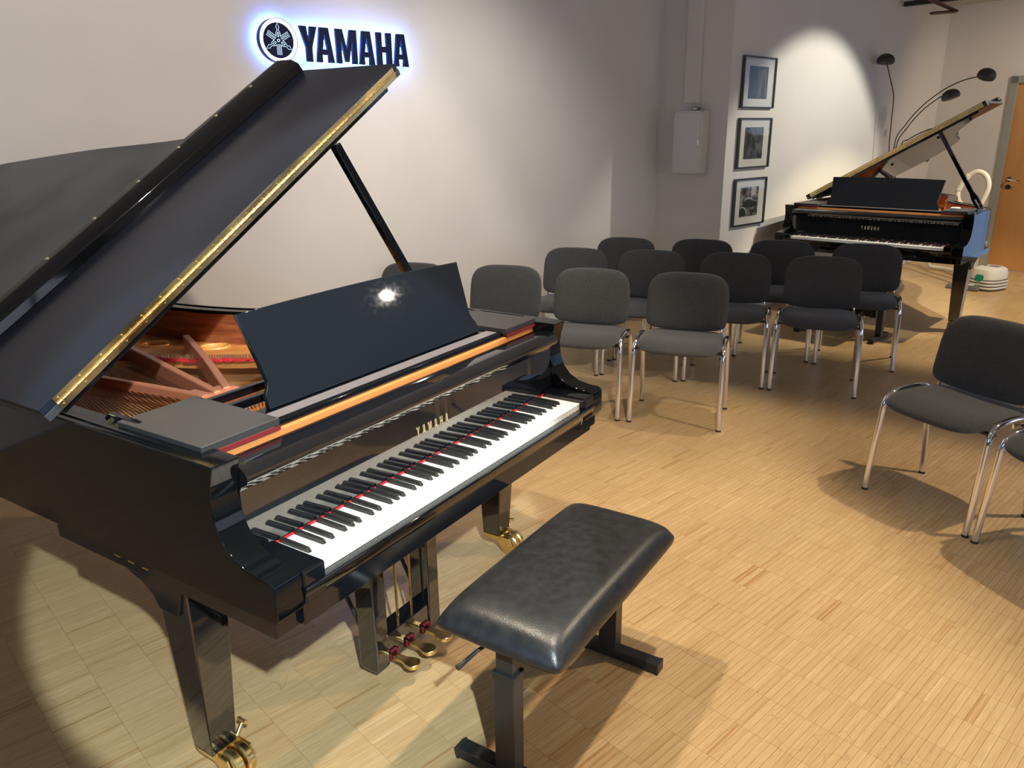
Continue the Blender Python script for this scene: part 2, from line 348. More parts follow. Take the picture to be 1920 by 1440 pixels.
def window(a, b, ax):
    global k; k += 1
    m_ = MB()
    if ax == 'n':      # in the right wall: a,b=(w,z)
        (w0, z0), (w1, z1) = a, b; y0, y1 = NR-.10, NR-.04
        for q in ((w0, w0+.06), (w1-.06, w1), ((w0+w1)/2-.03, (w0+w1)/2+.03)): m_.box((q[0], y0, z0), (q[1], y1, z1))
        m_.box((w0, y0, z0), (w1, y1, z0+.06)); m_.box((w0, y0, z1-.06), (w1, y1, z1))
        c = wn((w0+w1)/2, NR-.16, (z0+z1)/2); d = NV; W_, H_ = w1-w0, z1-z0
        g_ = MB().box((w0+.06, NR-.075, z0+.06), (w1-.06, NR-.07, z1-.06))
    else:
        (n0, z0), (n1, z1) = a, b; s_ = 1 if a[0] < 9 and ax == 'far' else 1
        x0, x1 = (WD+.04, WD+.10) if ax == 'far' else (WB-.10, WB-.04)
        for i in range(4):
            q = n0+(n1-n0-.06)*i/3; m_.box((x0, q, z0), (x1, q+.06, z1))
        m_.box((x0, n0, z0), (x1, n1, z0+.06)); m_.box((x0, n0, z1-.06), (x1, n1, z1))
        c = wn((x0+x1)/2+(.09 if ax == 'far' else -.09), (n0+n1)/2, (z0+z1)/2); d = -WV if ax == 'far' else WV; W_, H_ = n1-n0, z1-z0
        g_ = MB().box(((x0+x1)/2, n0+.06, z0+.06), ((x0+x1)/2+.005, n1-.06, z1-.06))
    o = m_.build('window_%d' % k, 'doorframe'); o.rotation_euler.z = TH; tag(o, kind='structure')
    g_.build('window_pane', 'glassp', o)
    l = D.lights.new('daylight', 'AREA'); l.shape = 'RECTANGLE'; l.size = W_; l.size_y = H_; l.color = (.42, .64, 1.0); l.energy = 2.0*W_*H_
    if ax == 'n': l.energy = 4.9*W_*H_; l.color = (.86, .90, 1.0)
    if ax == 'back': l.energy = 7*W_*H_
    lo = D.objects.new('daylight', l); COL.objects.link(lo); lo.location = c; lo.rotation_euler = d.to_track_quat('-Z', 'Y').to_euler()
for a, b in ((-4., -1.6), (-1.1, 1.3), (1.8, 4.2), (4.7, 7.1)): window((a, .5), (b, 2.6), 'n')
window((-4.0, .06), (.38, 2.6), 'far'); window((-2.6, .6), (.9, 2.5), 'back')
# door
dl = MB().box((WD+.012, DN0, .0005), (WD+.055, DN1, DZ)).build('door_1', 'doorwood'); dl.rotation_euler.z = TH; tag(dl, kind='structure')
o = MB(); o.box((WD-.02, DN1, 0), (WD+.10, DN1+.075, DZ+.075)); o.box((WD-.02, DN0-.075, 0), (WD+.10, DN0, DZ+.075)); o.box((WD-.02, DN0-.075, DZ), (WD+.10, DN1+.075, DZ+.075))
o.build('door_frame', 'doorframe', dl, .004)
o = MB(); o.tube([(WD+.012, DN1-.075, 1.03), (WD-.045, DN1-.075, 1.03), (WD-.05, DN1-.09, 1.028), (WD-.05, DN1-.20, 1.018)], .011, 10); o.cyl((WD+.012, DN1-.075, 1.03), (WD+.002, DN1-.075, 1.03), .027)
o.build('door_handle', 'chrome', dl)
o = MB(); o.cyl((WD+.012, DN1-.075, .945), (WD+.002, DN1-.075, .945), .027); o.build('lock_rosette', 'chrome', dl)
o = MB(); o.box((WD+.0005, DN1-.081, .93), (WD+.0025, DN1-.069, .96)); o.build('keyhole', 'plastic', dl)

# parquet slats: near ones single parts, the rest one stuff part
camxy = Vector((-1.02554, -1.17577))
inv = co.matrix_world.inverted()
def inview(p):
    q = inv @ p
    if q.z > -.05: return None
    X = 1448.2*q.x/-q.z; Y = 1448.2*q.y/-q.z
    return -q.z if abs(X) < 985 and abs(Y) < 745 else None
cells = []
nlo, nhi = int((-3.4)/SW), int((NL-.003)/SW)
for i in range(int((-1.6-PH)/SL), int((WD-.02-PH)/SL)):
    w0 = PH+i*SL
    for j in range(nlo, nhi):
        n0 = j*SW
        if w0+SL > WS-.001 and n0+SW > NF-.001: continue
        if w0 > 6.2 or n0 < -2.6: continue
        d = inview(wn(w0+SL/2, n0+SW/2))
        if d: cells.append((d, w0, n0))
cells.sort()
g_ = .00035
def slat_mesh():
    return MB().box((-SL/2+g_, -SW/2+g_, -.0045), (SL/2-g_, SW/2-g_, 0)).mesh('parquet_slat', 'parquet')
sm = slat_mesh()
near = set()
for d, w0, n0 in cells: near.add((round((w0-PH)/SL), round(n0/SW)))
for d, w0, n0 in cells[:300]:
    o = D.objects.new('parquet_slat', sm); COL.objects.link(o); o.parent = fl; o.location = (w0+SL/2, n0+SW/2, 0)
vs = []; fs = []
for d, w0, n0 in cells[300:]:
    kk = len(vs); a, b, c, e = w0+g_, w0+SL-g_, n0+g_, n0+SW-g_
    vs += [(a, c, -.0042), (b, c, -.0042), (b, e, -.0042), (a, e, -.0042), (a, c, 0), (b, c, 0), (b, e, 0), (a, e, 0)]
    fs += [(kk+4, kk+5, kk+6, kk+7), (kk, kk+1, kk+5, kk+4), (kk+1, kk+2, kk+6, kk+5), (kk+2, kk+3, kk+7, kk+6), (kk+3, kk, kk+4, kk+7)]
# flush field for everything out of view or too far to tell slats apart
for i in range(int((WB-PH)/SL), int((WD-PH)/SL)+1):
    w0 = PH+i*SL; w1 = min(w0+SL, WD)
    if w0 < WB: w0 = WB
    j = int(NR/SW)+1; top = int((NF if w1 > WS else NL)/SW)
    run = None
    for jj in range(j, top+1):
        has = (i, jj) in near or jj == top
        if not has and run is None: run = jj
        if has and run is not None:
            kk = len(vs); vs += [(w0, run*SW, 0), (w1, run*SW, 0), (w1, jj*SW, 0), (w0, jj*SW, 0)]; fs.append((kk, kk+1, kk+2, kk+3)); run = None
me = D.meshes.new('parquet_field'); me.from_pydata(vs, [], fs); me.materials.append(M['parquet'])
o = D.objects.new('parquet_field', me); COL.objects.link(o); o.parent = fl; tag(o, kind='stuff')

# ---------------------------------------------------------------- grand piano (local frame = its keyboard; origin under the lowest white key's front corner)
KW = 1.2246; A = .140; XL, XR = -A, KW+A; TR = .975
OUT = [(XL, .30), (XL, .9), (XL, 1.5), (XL, 1.92), (-.115, 2.08), (-.02, 2.19), (.13, 2.235), (.32, 2.24), (.50, 2.20), (.65, 2.11), (.755, 1.98), (.815, 1.83), (.852, 1.68), (.872, 1.56), (.898, 1.44), (.945, 1.30), (1.04, 1.16), (1.16, 1.02), (1.265, .88), (1.335, .76), (XR, .64), (XR, .50), (XR, .30)]
OUTL = [tuple(p[:2]) for p in [(XL, .30)]+[tuple(q[:2]) for q in catmull([(a, b, 0) for a, b in OUT], 4)][1:]]
ARM = [(.30, .650), (.30, TR), (.136, TR), (.140, .962), (.150, .93), (.157, .89), (.152, .846), (.138, .808), (.112, .778), (.075, .758), (.03, .750), (-.004, .748), (-.014, .742), (-.018, .730), (-.018, .664), (-.012, .653), (.10, .650)]
OUT_FAR = OUT
OUT_NEAR = [(XL, .30), (XL, .9), (XL, 1.5), (XL, 2.2), (-.12, 2.38), (-.04, 2.51), (.09, 2.575), (.26, 2.59), (.44, 2.56), (.59, 2.47), (.70, 2.34), (.775, 2.18), (.82, 2.0), (.842, 1.83), (.857, 1.68), (.873, 1.56), (.898, 1.44), (.945, 1.30), (1.04, 1.16), (1.16, 1.02), (1.265, .88), (1.335, .76), (XR, .64), (XR, .50), (XR, .30)]
LID_FAR = [(-.1834, 1.9), (-.16, 2.11), (-.04, 2.235), (.13, 2.29), (.33, 2.295), (.53, 2.26), (.70, 2.165), (.81, 2.03), (.873, 1.87), (.905, 1.70), (.93, 1.56), (.965, 1.44), (1.015, 1.32), (1.10, 1.19), (1.215, 1.05), (1.32, .91), (1.385, .78), (1.4076, .72), (1.4076, .6878)]
LID_NEAR = [(-.1834, 2.3), (-.16, 2.50), (-.06, 2.66), (.12, 2.73), (.33, 2.735), (.55, 2.71), (.72, 2.63), (.80, 2.50), (.845, 2.32), (.885, 2.12), (.925, 1.90), (.955, 1.66), (.985, 1.45), (1.03, 1.32), (1.11, 1.19), (1.22, 1.05), (1.32, .91), (1.385, .78), (1.4076, .72), (1.4076, .6878)]
def make_piano(near=True):
    P = empty('grand_piano')
    OUT, LIDC = (OUT_NEAR, LID_NEAR) if near else (OUT_FAR, LID_FAR)
    OUTL = [(XL, .30)]+[tuple(q[:2]) for q in catmull([(a, b, 0) for a, b in OUT], 4)][1:]
    # case rim with arms
    r_ = MB(); inn = offset(OUTL, .0745); r_.ring(OUTL, inn, .650, TR, closed=False, caps=False)
    na = len(ARM)
    for x0, x1 in ((XL, XL+.0745), (XR-.0745, XR)):       # the two arms grow out of the rim ends
        r_.add([(x0, y, z) for y, z in ARM]+[(x1, y, z) for y, z in ARM],
               [tuple(range(na))[::-1], tuple(range(na, 2*na))]+[(q, (q+1) % na, na+(q+1) % na, na+q) for q in range(1, na)])
    r_.build('rim', 'case', P, .0035, 2)
    # thin raised bead on rim top
    a1 = offset(OUTL, .020); a2 = offset(OUTL, .026); MB().ring(a1, a2, TR-.001, TR+.0035, closed=False).build('rim_bead', 'black', P)
    i1 = offset(OUTL, .0747); i2 = offset(OUTL, .085); MB().ring(i1, i2, .77, TR-.012, closed=False).build('inner_rim', 'mahogany', P)
    sb = offset(OUTL, .072); MB().prism(sb, .755, .765).build('soundboard', 'spruce', P)
    # plate band along the bent side with round openings
    b1 = offset(OUTL, .082); n0 = len(b1)
    b2 = [(x, y) for x, y in offset(OUTL, .24)]
    band = [p for p in b1 if p[1] > .72]; inner = [p for p in b2 if p[1] > .78 and p[1] < 2.04]
    inner = [p for p in inner if p[0] > XL+.2]
    loop = band+inner[::-1]
    loops = [[p for p in loop]]
    flat_shape('iron_plate', [band+[(1.20, .72), (1.12, .76), (.96, .84), (.80, .98), (.71, 1.10), (.665, 1.175), (.612, 1.26), (.56, 1.385), (.525, 1.46), (.48, 1.52), (.42, 1.63), (.32, 1.75), (.16, 1.82), (.06, 1.80), (.0, 1.6), (-.02, 1.2), (-.03, .72)][0:],
               circ(.690, 1.600, .046, .030, 28, 2.27), circ(.785, 1.364, .044, .029, 28, 2.27), circ(.90, 1.14, .042, .028, 28, 2.3)], .822, .842, 'plate', P, bevel=.004)
    for cx, cy, a_, b_, t_ in ((.690, 1.600, .056, .040, 2.27), (.785, 1.364, .054, .039, 2.27), (.90, 1.14, .051, .037, 2.3)):
        rg = MB().tube([(x, y, .844) for x, y in circ(cx, cy, a_, b_, 28, t_)], .007, 8, closed=True)
        rg.build('plate_ring', 'plate', P)
    MB().box((-.058, .42, .80), (1.282, .72, .845)).build('pin_block', 'plate', P, .005)
    # struts fan out from the hub near the pin block
    for pts in (((.325, .735), (.41, 1.09), (.50, 1.47), (.565, 1.86)), ((.365, .745), (.51, 1.02), (.605, 1.21), (.705, 1.42)), ((.285, .735), (.265, .93), (.225, 1.25), (.17, 1.82)), ((.70, .735), (.80, .95), (.90, 1.13)), ((1.0, .735), (1.06, .90))):
        m_ = MB()
        pts = [tuple(q) for q in catmull([(*p, 0) for p in pts], 4)]; pts = [(q[0], q[1]) for q in pts]
        L_ = offset(pts, -.013); R_ = offset(pts, .013); m_.ring(L_, R_, .835, .905, closed=False)
        m_.build('strut', 'strut', P, .006, 2)
    MB().prism([(.245, .66), (.405, .66), (.40, .76), (.37, .80), (.34, .80), (.335, .765), (.318, .765), (.315, .83), (.275, .83), (.27, .76)], .845, .900).build('strut_hub', 'strut', P, .006)
    # strings
    st = MB()
    for i in range(150):
        x = .30+i*.0064; y1 = .72
        ye = 1.60-(x-.30)*1.05; xe = x+.06
        if ye < y1+.06: ye = y1+.06
        st.tube([(x, .60, .872), (x+(xe-x)*.0, .72, .866), (xe, ye, .852)], .00065, 4)
    o = st.build('treble_strings', 'steel', P); tag(o, kind='stuff')
    st = MB()
    for i in range(30):
        x = -.045+i*.0112; st.tube([(x, .60, .885), (x+.006, .74, .882), (x+.34*(1-i/60), 1.80-abs(i-15)*.003, .866)], .0023, 5)
    o = st.build('bass_strings', 'copper', P); tag(o, kind='stuff')
    # felt weave and hitch pins along the plate
    hp = [(.36, 1.68), (.42, 1.60), (.485, 1.50), (.53, 1.44), (.563, 1.37), (.612, 1.245), (.665, 1.165), (.71, 1.09), (.80, .965), (.93, .85)]
    hp = [tuple(q[:2]) for q in catmull([(*p, 0) for p in hp], 10)]
    fb = [(x-.016+random.uniform(-.005, .005), y-.012+random.uniform(-.005, .005), .856+random.uniform(-.002, .003)) for x, y in hp]
    MB().tube(fb, .006, 6, ry=.014).build('string_felt', 'felt', P)
    m_ = MB()
    for i, (x, y) in enumerate(hp):
        m_.cyl((x+.01, y+.01, .84), (x+.01, y+.01, .868), .0024, 6)
    tag(m_.build('hitch_pins', 'steel', P), kind='stuff')
    m_ = MB()
    for i in range(110):
        x = -.04+i*.0119
        for q in (0, .022): m_.cyl((x+(q*.25), .635+q, .845), (x+(q*.25), .635+q, .885), .0032, 6)
    tag(m_.build('tuning_pins', 'steel', P), kind='stuff')
    # action seen through the slot behind the fallboard
    m_ = MB()
    for i in range(88):
        x = .02+i*.01345; m_.box((x-.003, .185, .895), (x+.003, .205, .925)); m_.cyl((x, .195, .905), (x, .25, .90), .0022, 6)
    tag(m_.build('hammer_shanks', 'steel', P), kind='stuff')
    MB().box((-.06, .16, .80), (1.285, .42, .87)).build('action_cover', 'mahogany', P)
    MB().box((.10, .20, .872), (.42, .25, .884)).build('action_felt', 'felt', P)
    # keybed, slip, blocks
    MB().box((XL+.008, .004, .604), (XR-.008, .86, .6505)).build('keybed', 'black', P, .003)
    MB().prism([(-.010, .606), (-.010, .66), (-.018, .668), (-.028, .70), (-.026, .7045), (-.010, .7045), (.004, .700), (.004, .606)], XL+.0745, XR-.0745, 'x').build('key_slip', 'black', P, .0015)
    for x0, x1 in ((XL+.0745, -.001), (KW+.001, XR-.0745)):
        MB().box((x0, -.022, .66), (x1, .1475, .742)).build('key_block', 'black', P, .007, 3)
    MB().box((-.0015, .0, .665), (KW+.0015, .15, .6995)).build('key_frame', 'plastic', P)
    wk = MB(); wk.box((.0004, 0, .7015), (.0231, .151, .7238)); wk.box((.0004, -.0012, .7195), (.0231, .004, .7242))
    wme = wk.mesh('white_key', 'ivory')
    bk = MB().hexa([(-.0062, .051, .722), (.0062, .051, .722), (.0062, .150, .722), (-.0062, .150, .722)], [(-.0045, .0585, .7345), (.0045, .0585, .7345), (.0045, .150, .7352), (-.0045, .150, .7352)])
    bme = bk.mesh('black_key', 'ebony')
    for i in range(52):
        o = D.objects.new('white_key', wme); COL.objects.link(o); o.parent = P; o.location = (i*.02355, 0, 0)
        b = o.modifiers.new('bevel', 'BEVEL'); b.width = .0009; b.segments = 1; b.limit_method = 'ANGLE'
        if i % 7 in (0, 2, 3, 5, 6) and i < 51:
            sh = {0: 0, 2: -.0022, 3: .0022, 5: -.003, 6: 0}[i % 7]
            o = D.objects.new('black_key', bme); COL.objects.link(o); o.parent = P; o.location = ((i+1)*.02355+sh, 0, 0)
            b = o.modifiers.new('bevel', 'BEVEL'); b.width = .0013; b.segments = 2; b.limit_method = 'ANGLE'; b.harden_normals = True
    tag(MB().box((-.045, .1475, .7242), (KW+.045, .1518, .7285)).build('key_felt', 'felt', P), 'red felt strip behind the keys')
    # fallboard with rolled top edge
    fbp = [(.1520, .712), (.1528, .76), (.1545, .84), (.1550, .886), (.148, .897), (.138, .902), (.128, .908), (.123, .918), (.124, .929), (.131, .938), (.145, .944), (.16, .946), (.205, .946), (.207, .938), (.190, .925), (.172, .915), (.170, .712)]
    F = MB().prism(fbp, XL+.0747, XR-.0747, 'x').build('fallboard', 'polish', P, .0012)
    X = .534
    for ch in 'YAMAHA':
        w_ = .50 if ch == 'M' else .42
        xf = Matrix.Translation((X, .1533, .805)) @ Matrix.Rotation(rad(90)-.021, 4, 'X') @ Matrix.Scale(.029, 4)
        flat_shape('letter', [[(a_, b_) for a_, b_ in lp] for lp in glyph(ch, w_, .12)], 0, .025, 'gold', F, xf)
        X += .029*w_+.0138
    MB().box((.612, .150, .9462), (.690, .172, .948)).build('name_plate', 'brass', F, .0005)
    # music desk
    for x0, x1 in ((-.098, .118), (1.105, 1.318-.02)):
        MB().box((x0, .222, .968), (x1, .535, .987)).build('desk_shelf', 'matte', P, .002)
        MB().box((x0+.004, .2195, .9575), (x1, .2235, .9675)).build('shelf_felt', 'darkfelt', P)
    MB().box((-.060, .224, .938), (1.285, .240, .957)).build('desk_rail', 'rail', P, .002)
    MB().prism([(.236, .957), (.236, .972), (.242, .975), (.335, .975), (.335, .957)], .120, 1.104, 'x').build('desk_ledge', 'black', P, .0015)
    MB().box((.135, .250, .9751), (1.09, .292, .9762)).build('ledge_sheen', 'ledge', P)
    for y in (.49, .575):
        MB().box((.121, y, .925), (1.10, y+.022, .948)).build('desk_back_rail', 'black', P, .003)
    hw = [(.4475, 1), (.434, .5), (.427, .27), (.434, .20), (.446, .13), (.450, 0)]
    cx = KW/2; topc = [(cx+.4475*t, 1+.028*(1-t*t)) for t in (-.66, -.33, 0, .33, .66)]
    pol = [(cx+a_, b_) for a_, b_ in hw[::-1]]+[(a_, b_) for a_, b_ in topc[::-1]]+[(cx-a_, b_) for a_, b_ in hw]
    H = .242; pol = [(a_, b_*H) for a_, b_ in pol]
    dk = flat_shape('music_desk', [pol], 0, .014, 'desk', P, Matrix.Translation((0, .318, .9755)) @ Matrix.Rotation(rad(69.5), 4, 'X'), bevel=.002)
    # side guide blocks on the rim
    MB().prism([(.44, .962), (.46, .985), (.50, .990), (.60, .990), (.63, .962)], -.0665, -.083, 'x').build('desk_guide', 'black', P, .003)
    MB().prism([(.44, .962), (.46, .985), (.50, .990), (.60, .990), (.63, .962)], XR-.072, XR-.055, 'x').build('desk_guide', 'black', P, .003)
    # legs
    def leg(cx_, cy_, s_):
        t0, t1 = .0385, .057
        G = MB().hexa([(cx_-t0, cy_-t0, .086), (cx_+t0, cy_-t0, .086), (cx_+t0, cy_+t0, .086), (cx_-t0, cy_+t0, .086)],
                      [(cx_-t1, cy_-t1-.012, .604), (cx_+t1, cy_-t1-.012, .604), (cx_+t1, cy_+t1, .604), (cx_-t1, cy_+t1, .604)])
        o = G.build('leg', 'polish', P, .004)
        MB().prism([(cy_-.06, .604), (cy_+.22, .604), (cy_+.16, .592), (cy_+.10, .575), (cy_+.062, .55), (cy_+.045, .52), (cy_-.03, .52)], cx_-.062, cx_+.062, 'x').build('leg_block', 'black', P, .003)
        wx, wy = cx_+.012, cy_-.066
        c = MB(); c.hexa([(cx_-.030, cy_-.034, .060), (cx_+.030, cy_-.034, .060), (cx_+.030, cy_+.030, .060), (cx_-.030, cy_+.030, .060)], [(cx_-.0385, cy_-.0385, .0855), (cx_+.0385, cy_-.0385, .0855), (cx_+.0385, cy_+.0385, .0855), (cx_-.0385, cy_+.0385, .0855)])
        for q in (-.040, .034): c.prism([(wy+.075, .083), (wy-.012, .080), (wy-.026, .050), (wy-.016, .036), (wy+.016, .036), (wy+.05, .060)], wx+q, wx+q+.006, 'x')
        c.cyl((wx-.042, wy, .045), (wx+.042, wy, .045), .010, 14)
        c.tube([(cx_+.02, cy_-.01, .070), (cx_+.045, cy_-.03, .088), (cx_+.074, cy_-.02, .108)], .006, 10); c.cyl((cx_+.070, cy_-.042, .116), (cx_+.080, cy_+.004, .102), .0065, 10)
        c.build('caster', 'brass', o, .0015)
        wv = MB()
        for q in (-.031, .003):
            wv.lathe([(.012, 0), (.034, 0), (.041, .002), (.045, .007), (.045, .021), (.041, .026), (.034, .028), (.012, .028)], 28, Matrix.Translation((wx+q, wy, .0452)) @ Matrix.Rotation(rad(90), 4, 'Y'))
        wv.build('wheel', 'brass', o)
    leg(-.062, .404, 1); leg(KW+.062, .404, -1); leg(*((.22, 2.44) if near else (.34, 1.86)), 1)
    # pedal lyre
    ly = MB(); LC = .561
    for x0, x1 in ((.405, .462), (.660, .717)): ly.prism([(x0, .045), (x1, .045), (x1, .606), (x0, .606)], .25, .325, 'y')
    ly = ly.build('lyre', 'polish', P, .006)
    MB().box((.462, .256, .05), (.660, .322, .150)).build('lyre_box', 'polish', ly, .003)
    rd = MB()
    for x in (.49, .561, .63): rd.cyl((x, .30, .10), (x, .30, .606), .0045, 8)
    rd.build('pedal_rod', 'brass', ly)
    rd = MB()
    for x in (.43, .69): rd.tube([(x, .33, .16), (x+.0, .56, .604)], .007, 8)
    rd.build('lyre_brace', 'blacksteel', ly)
    for i in range(3):
        x = .480+i*.080
        pd = MB().prism([tuple(q[:2]) for q in catmull([(x-.012, .255, 0), (x-.012, .21, 0), (x-.022, .185, 0), (x-.021, .162, 0), (x, .150, 0), (x+.021, .162, 0), (x+.022, .185, 0), (x+.012, .21, 0), (x+.012, .255, 0)], 4)], .060, .076)
        pd.build('pedal', 'brass', ly, .004, 3)
        fr_ = MB(); fr_.box((x-.018, .248, .058), (x-.0145, .2555, .090)); fr_.box((x+.0145, .248, .058), (x+.018, .2555, .090)); fr_.box((x-.018, .248, .0865), (x+.018, .2555, .090))
        fr_.build('pedal_felt', 'darkfelt', ly)
    # lid prop
    d0 = Vector((1.285, .69, .955)); d1 = Vector((.868, .715, 1.588)); ax = (d1-d0); Lp = ax.length
    zt = ax.normalized(); xt = Vector((zt.z, 0, -zt.x)).normalized(); yt = zt.cross(xt)
    xf = Matrix((xt, zt, -yt)).transposed().to_4x4(); xf.translation = d0
    flat_shape('lid_prop', [[(-.016, 0), (-.024, .04), (-.024, .12), (-.014, .17), (-.012, Lp), (.012, Lp), (.014, .17), (.024, .12), (.024, .04), (.016, 0)], [(-.007, .03), (-.007, .11), (.007, .11), (.007, .03)]], -.011, .011, 'black', P, xf, bevel=.002)
    # lid: local frame at the spine hinge, x along the lid, y back, z off its upper face
    LX, LY, LZ = -.1834, .6878, .997
    LL = 1.590; T = .021; FD = .555
    cl = [(0, 0)]+[(max(x-LX+.0, 0)*(LL/(XR-LX+.043)), y-LY) for x, y in LIDC]
    mid = [tuple(q[:2]) for q in catmull([(a_, b_, 0) for a_, b_ in cl[1:-1]], 4)]
    Ld = MB().prism([(0, 0)]+mid+[(LL, .012), (LL, 0)], -T, 0).build('lid', 'lidtop', P, .0015)
    Ld.location = (LX, LY, LZ); Ld.rotation_euler = (0, -.5546, 0)
    # underside skin is high gloss
    und = MB().prism([(.02, .018)]+[(a_*.985+.01, b_*.985) for a_, b_ in mid]+[(LL-.03, .018)], -T-.004, -T-.0002).build('lid_underside', 'black', Ld, .001)
    MB().box((.04, .012, -T-.018), (LL-.075, .030, -T-.0002)).build('lid_batten', 'black', Ld, .002)
    fp = MB().box((.0, .0, .001), (LL-.005, FD-.07, T+.001)).build('front_flap', 'satin', Ld, .0015)
    MB().prism([(FD-.110, T+.001), (FD-.104, T+.030), (FD-.075, T+.046), (FD+.000, T+.046), (FD+.004, T+.040), (FD, .001), (FD-.0702, .001), (FD-.0702, T+.001)], .0, LL-.005, 'x').build('flap_lip', 'black', Ld, .003)
    m_ = MB()
    m_.box((.040, -.0022, -.0185), (LL-.028, .0, -.0012)); m_.box((.040, -.0022, .0022), (LL-.028, .0, .0195)); m_.cyl((.040, -.0035, .0005), (LL-.028, -.0035, .0005), .0042, 10)
    hg = m_.build('hinge', 'brass', Ld)
    m_ = MB(); i = 0
    x = .055
    while x < LL-.035:
        m_.box((x-.0005, -.0086, -.0045), (x+.0012, -.006, .0055)); x += .024
    tag(m_.build('hinge_joints', 'steel', Ld), kind='stuff')
    m_ = MB(); x = .052
    while x < LL-.035:
        for z_ in (-.0105, .0115): m_.lathe([(.0032, 0), (.0028, .0012), (.0008, .0018)], 8, Matrix.Translation((x, -.0022, z_)) @ Matrix.Rotation(rad(90), 4, 'X'))
        x += .0715
    m_.build('hinge_screw', 'brass', Ld)
    for q in range(8):
        x = .055+q*.192
        MB().lathe([(.0065, 0), (.006, .002), (.002, .003)], 12, Matrix.Translation((x, FD-.028, T+.0462))).build('lip_stud', 'gold', Ld)
    for (a_, b_) in ((.62, .55), (1.1, .35), (1.40, .22)):
        MB().cyl((a_, b_, -T-.0045), (a_, b_, -T-.014), .011, 16).build('lid_buffer', 'rubber', Ld)
    m_ = MB().cyl((LL-.10, FD-.05, T+.012), (LL+.006, FD-.05, T+.012), .006, 8); m_.build('flap_catch', 'blacksteel', Ld)
    # small brass plugs low on the left side, faint gold script by the treble key block
    for y in (.45, .507, .565): MB().box((XL-.0012, y-.012, .638), (XL+.001, y+.012, .6425)).build('case_plug', 'brass', P)
    m_ = MB()
    for i in range(16): m_.box((1.135+i*.0034, -.0285, .682+(i % 3)*.0007), (1.1372+i*.0034, -.0275, .6855+(i % 2)*.001))
    m_.tube([(1.185, -.0282, .690), (1.192, -.0282, .676), (1.186, -.0282, .662)], .0007, 4)
    tag(m_.build('gold_script', 'gold', P), 'faint tiny gold script', kind='stuff')
    return P, Ld
P1, LD1 = make_piano(True)
tag(P1, 'large glossy black grand piano in the foreground with keyboard facing the leather bench', 'piano', 'black grand pianos')
P2, LD2 = make_piano(False)
P2.location = (6.0399, .4618, 0); P2.rotation_euler.z = -1.7546
tag(P2, 'glossy black grand piano in the far corner before the black arc lamp', 'piano', 'black grand pianos')
LD2.rotation_euler = (0, -.525, 0)
# ivory coloured side lettering on the far piano's rim
X = .0
sl = []
for ch in 'YAMAHA':
    w_ = .72 if ch == 'M' else .60
    xf = Matrix.Translation((XR+.0004, .56+X, .694)) @ Matrix.Rotation(rad(90), 4, 'Z') @ Matrix.Rotation(rad(90), 4, 'X') @ Matrix.Scale(.026, 4)
    o = flat_shape('side_letter', glyph(ch, w_, .15), 0, .02, 'gold', P2, xf); X += .026*w_+.007

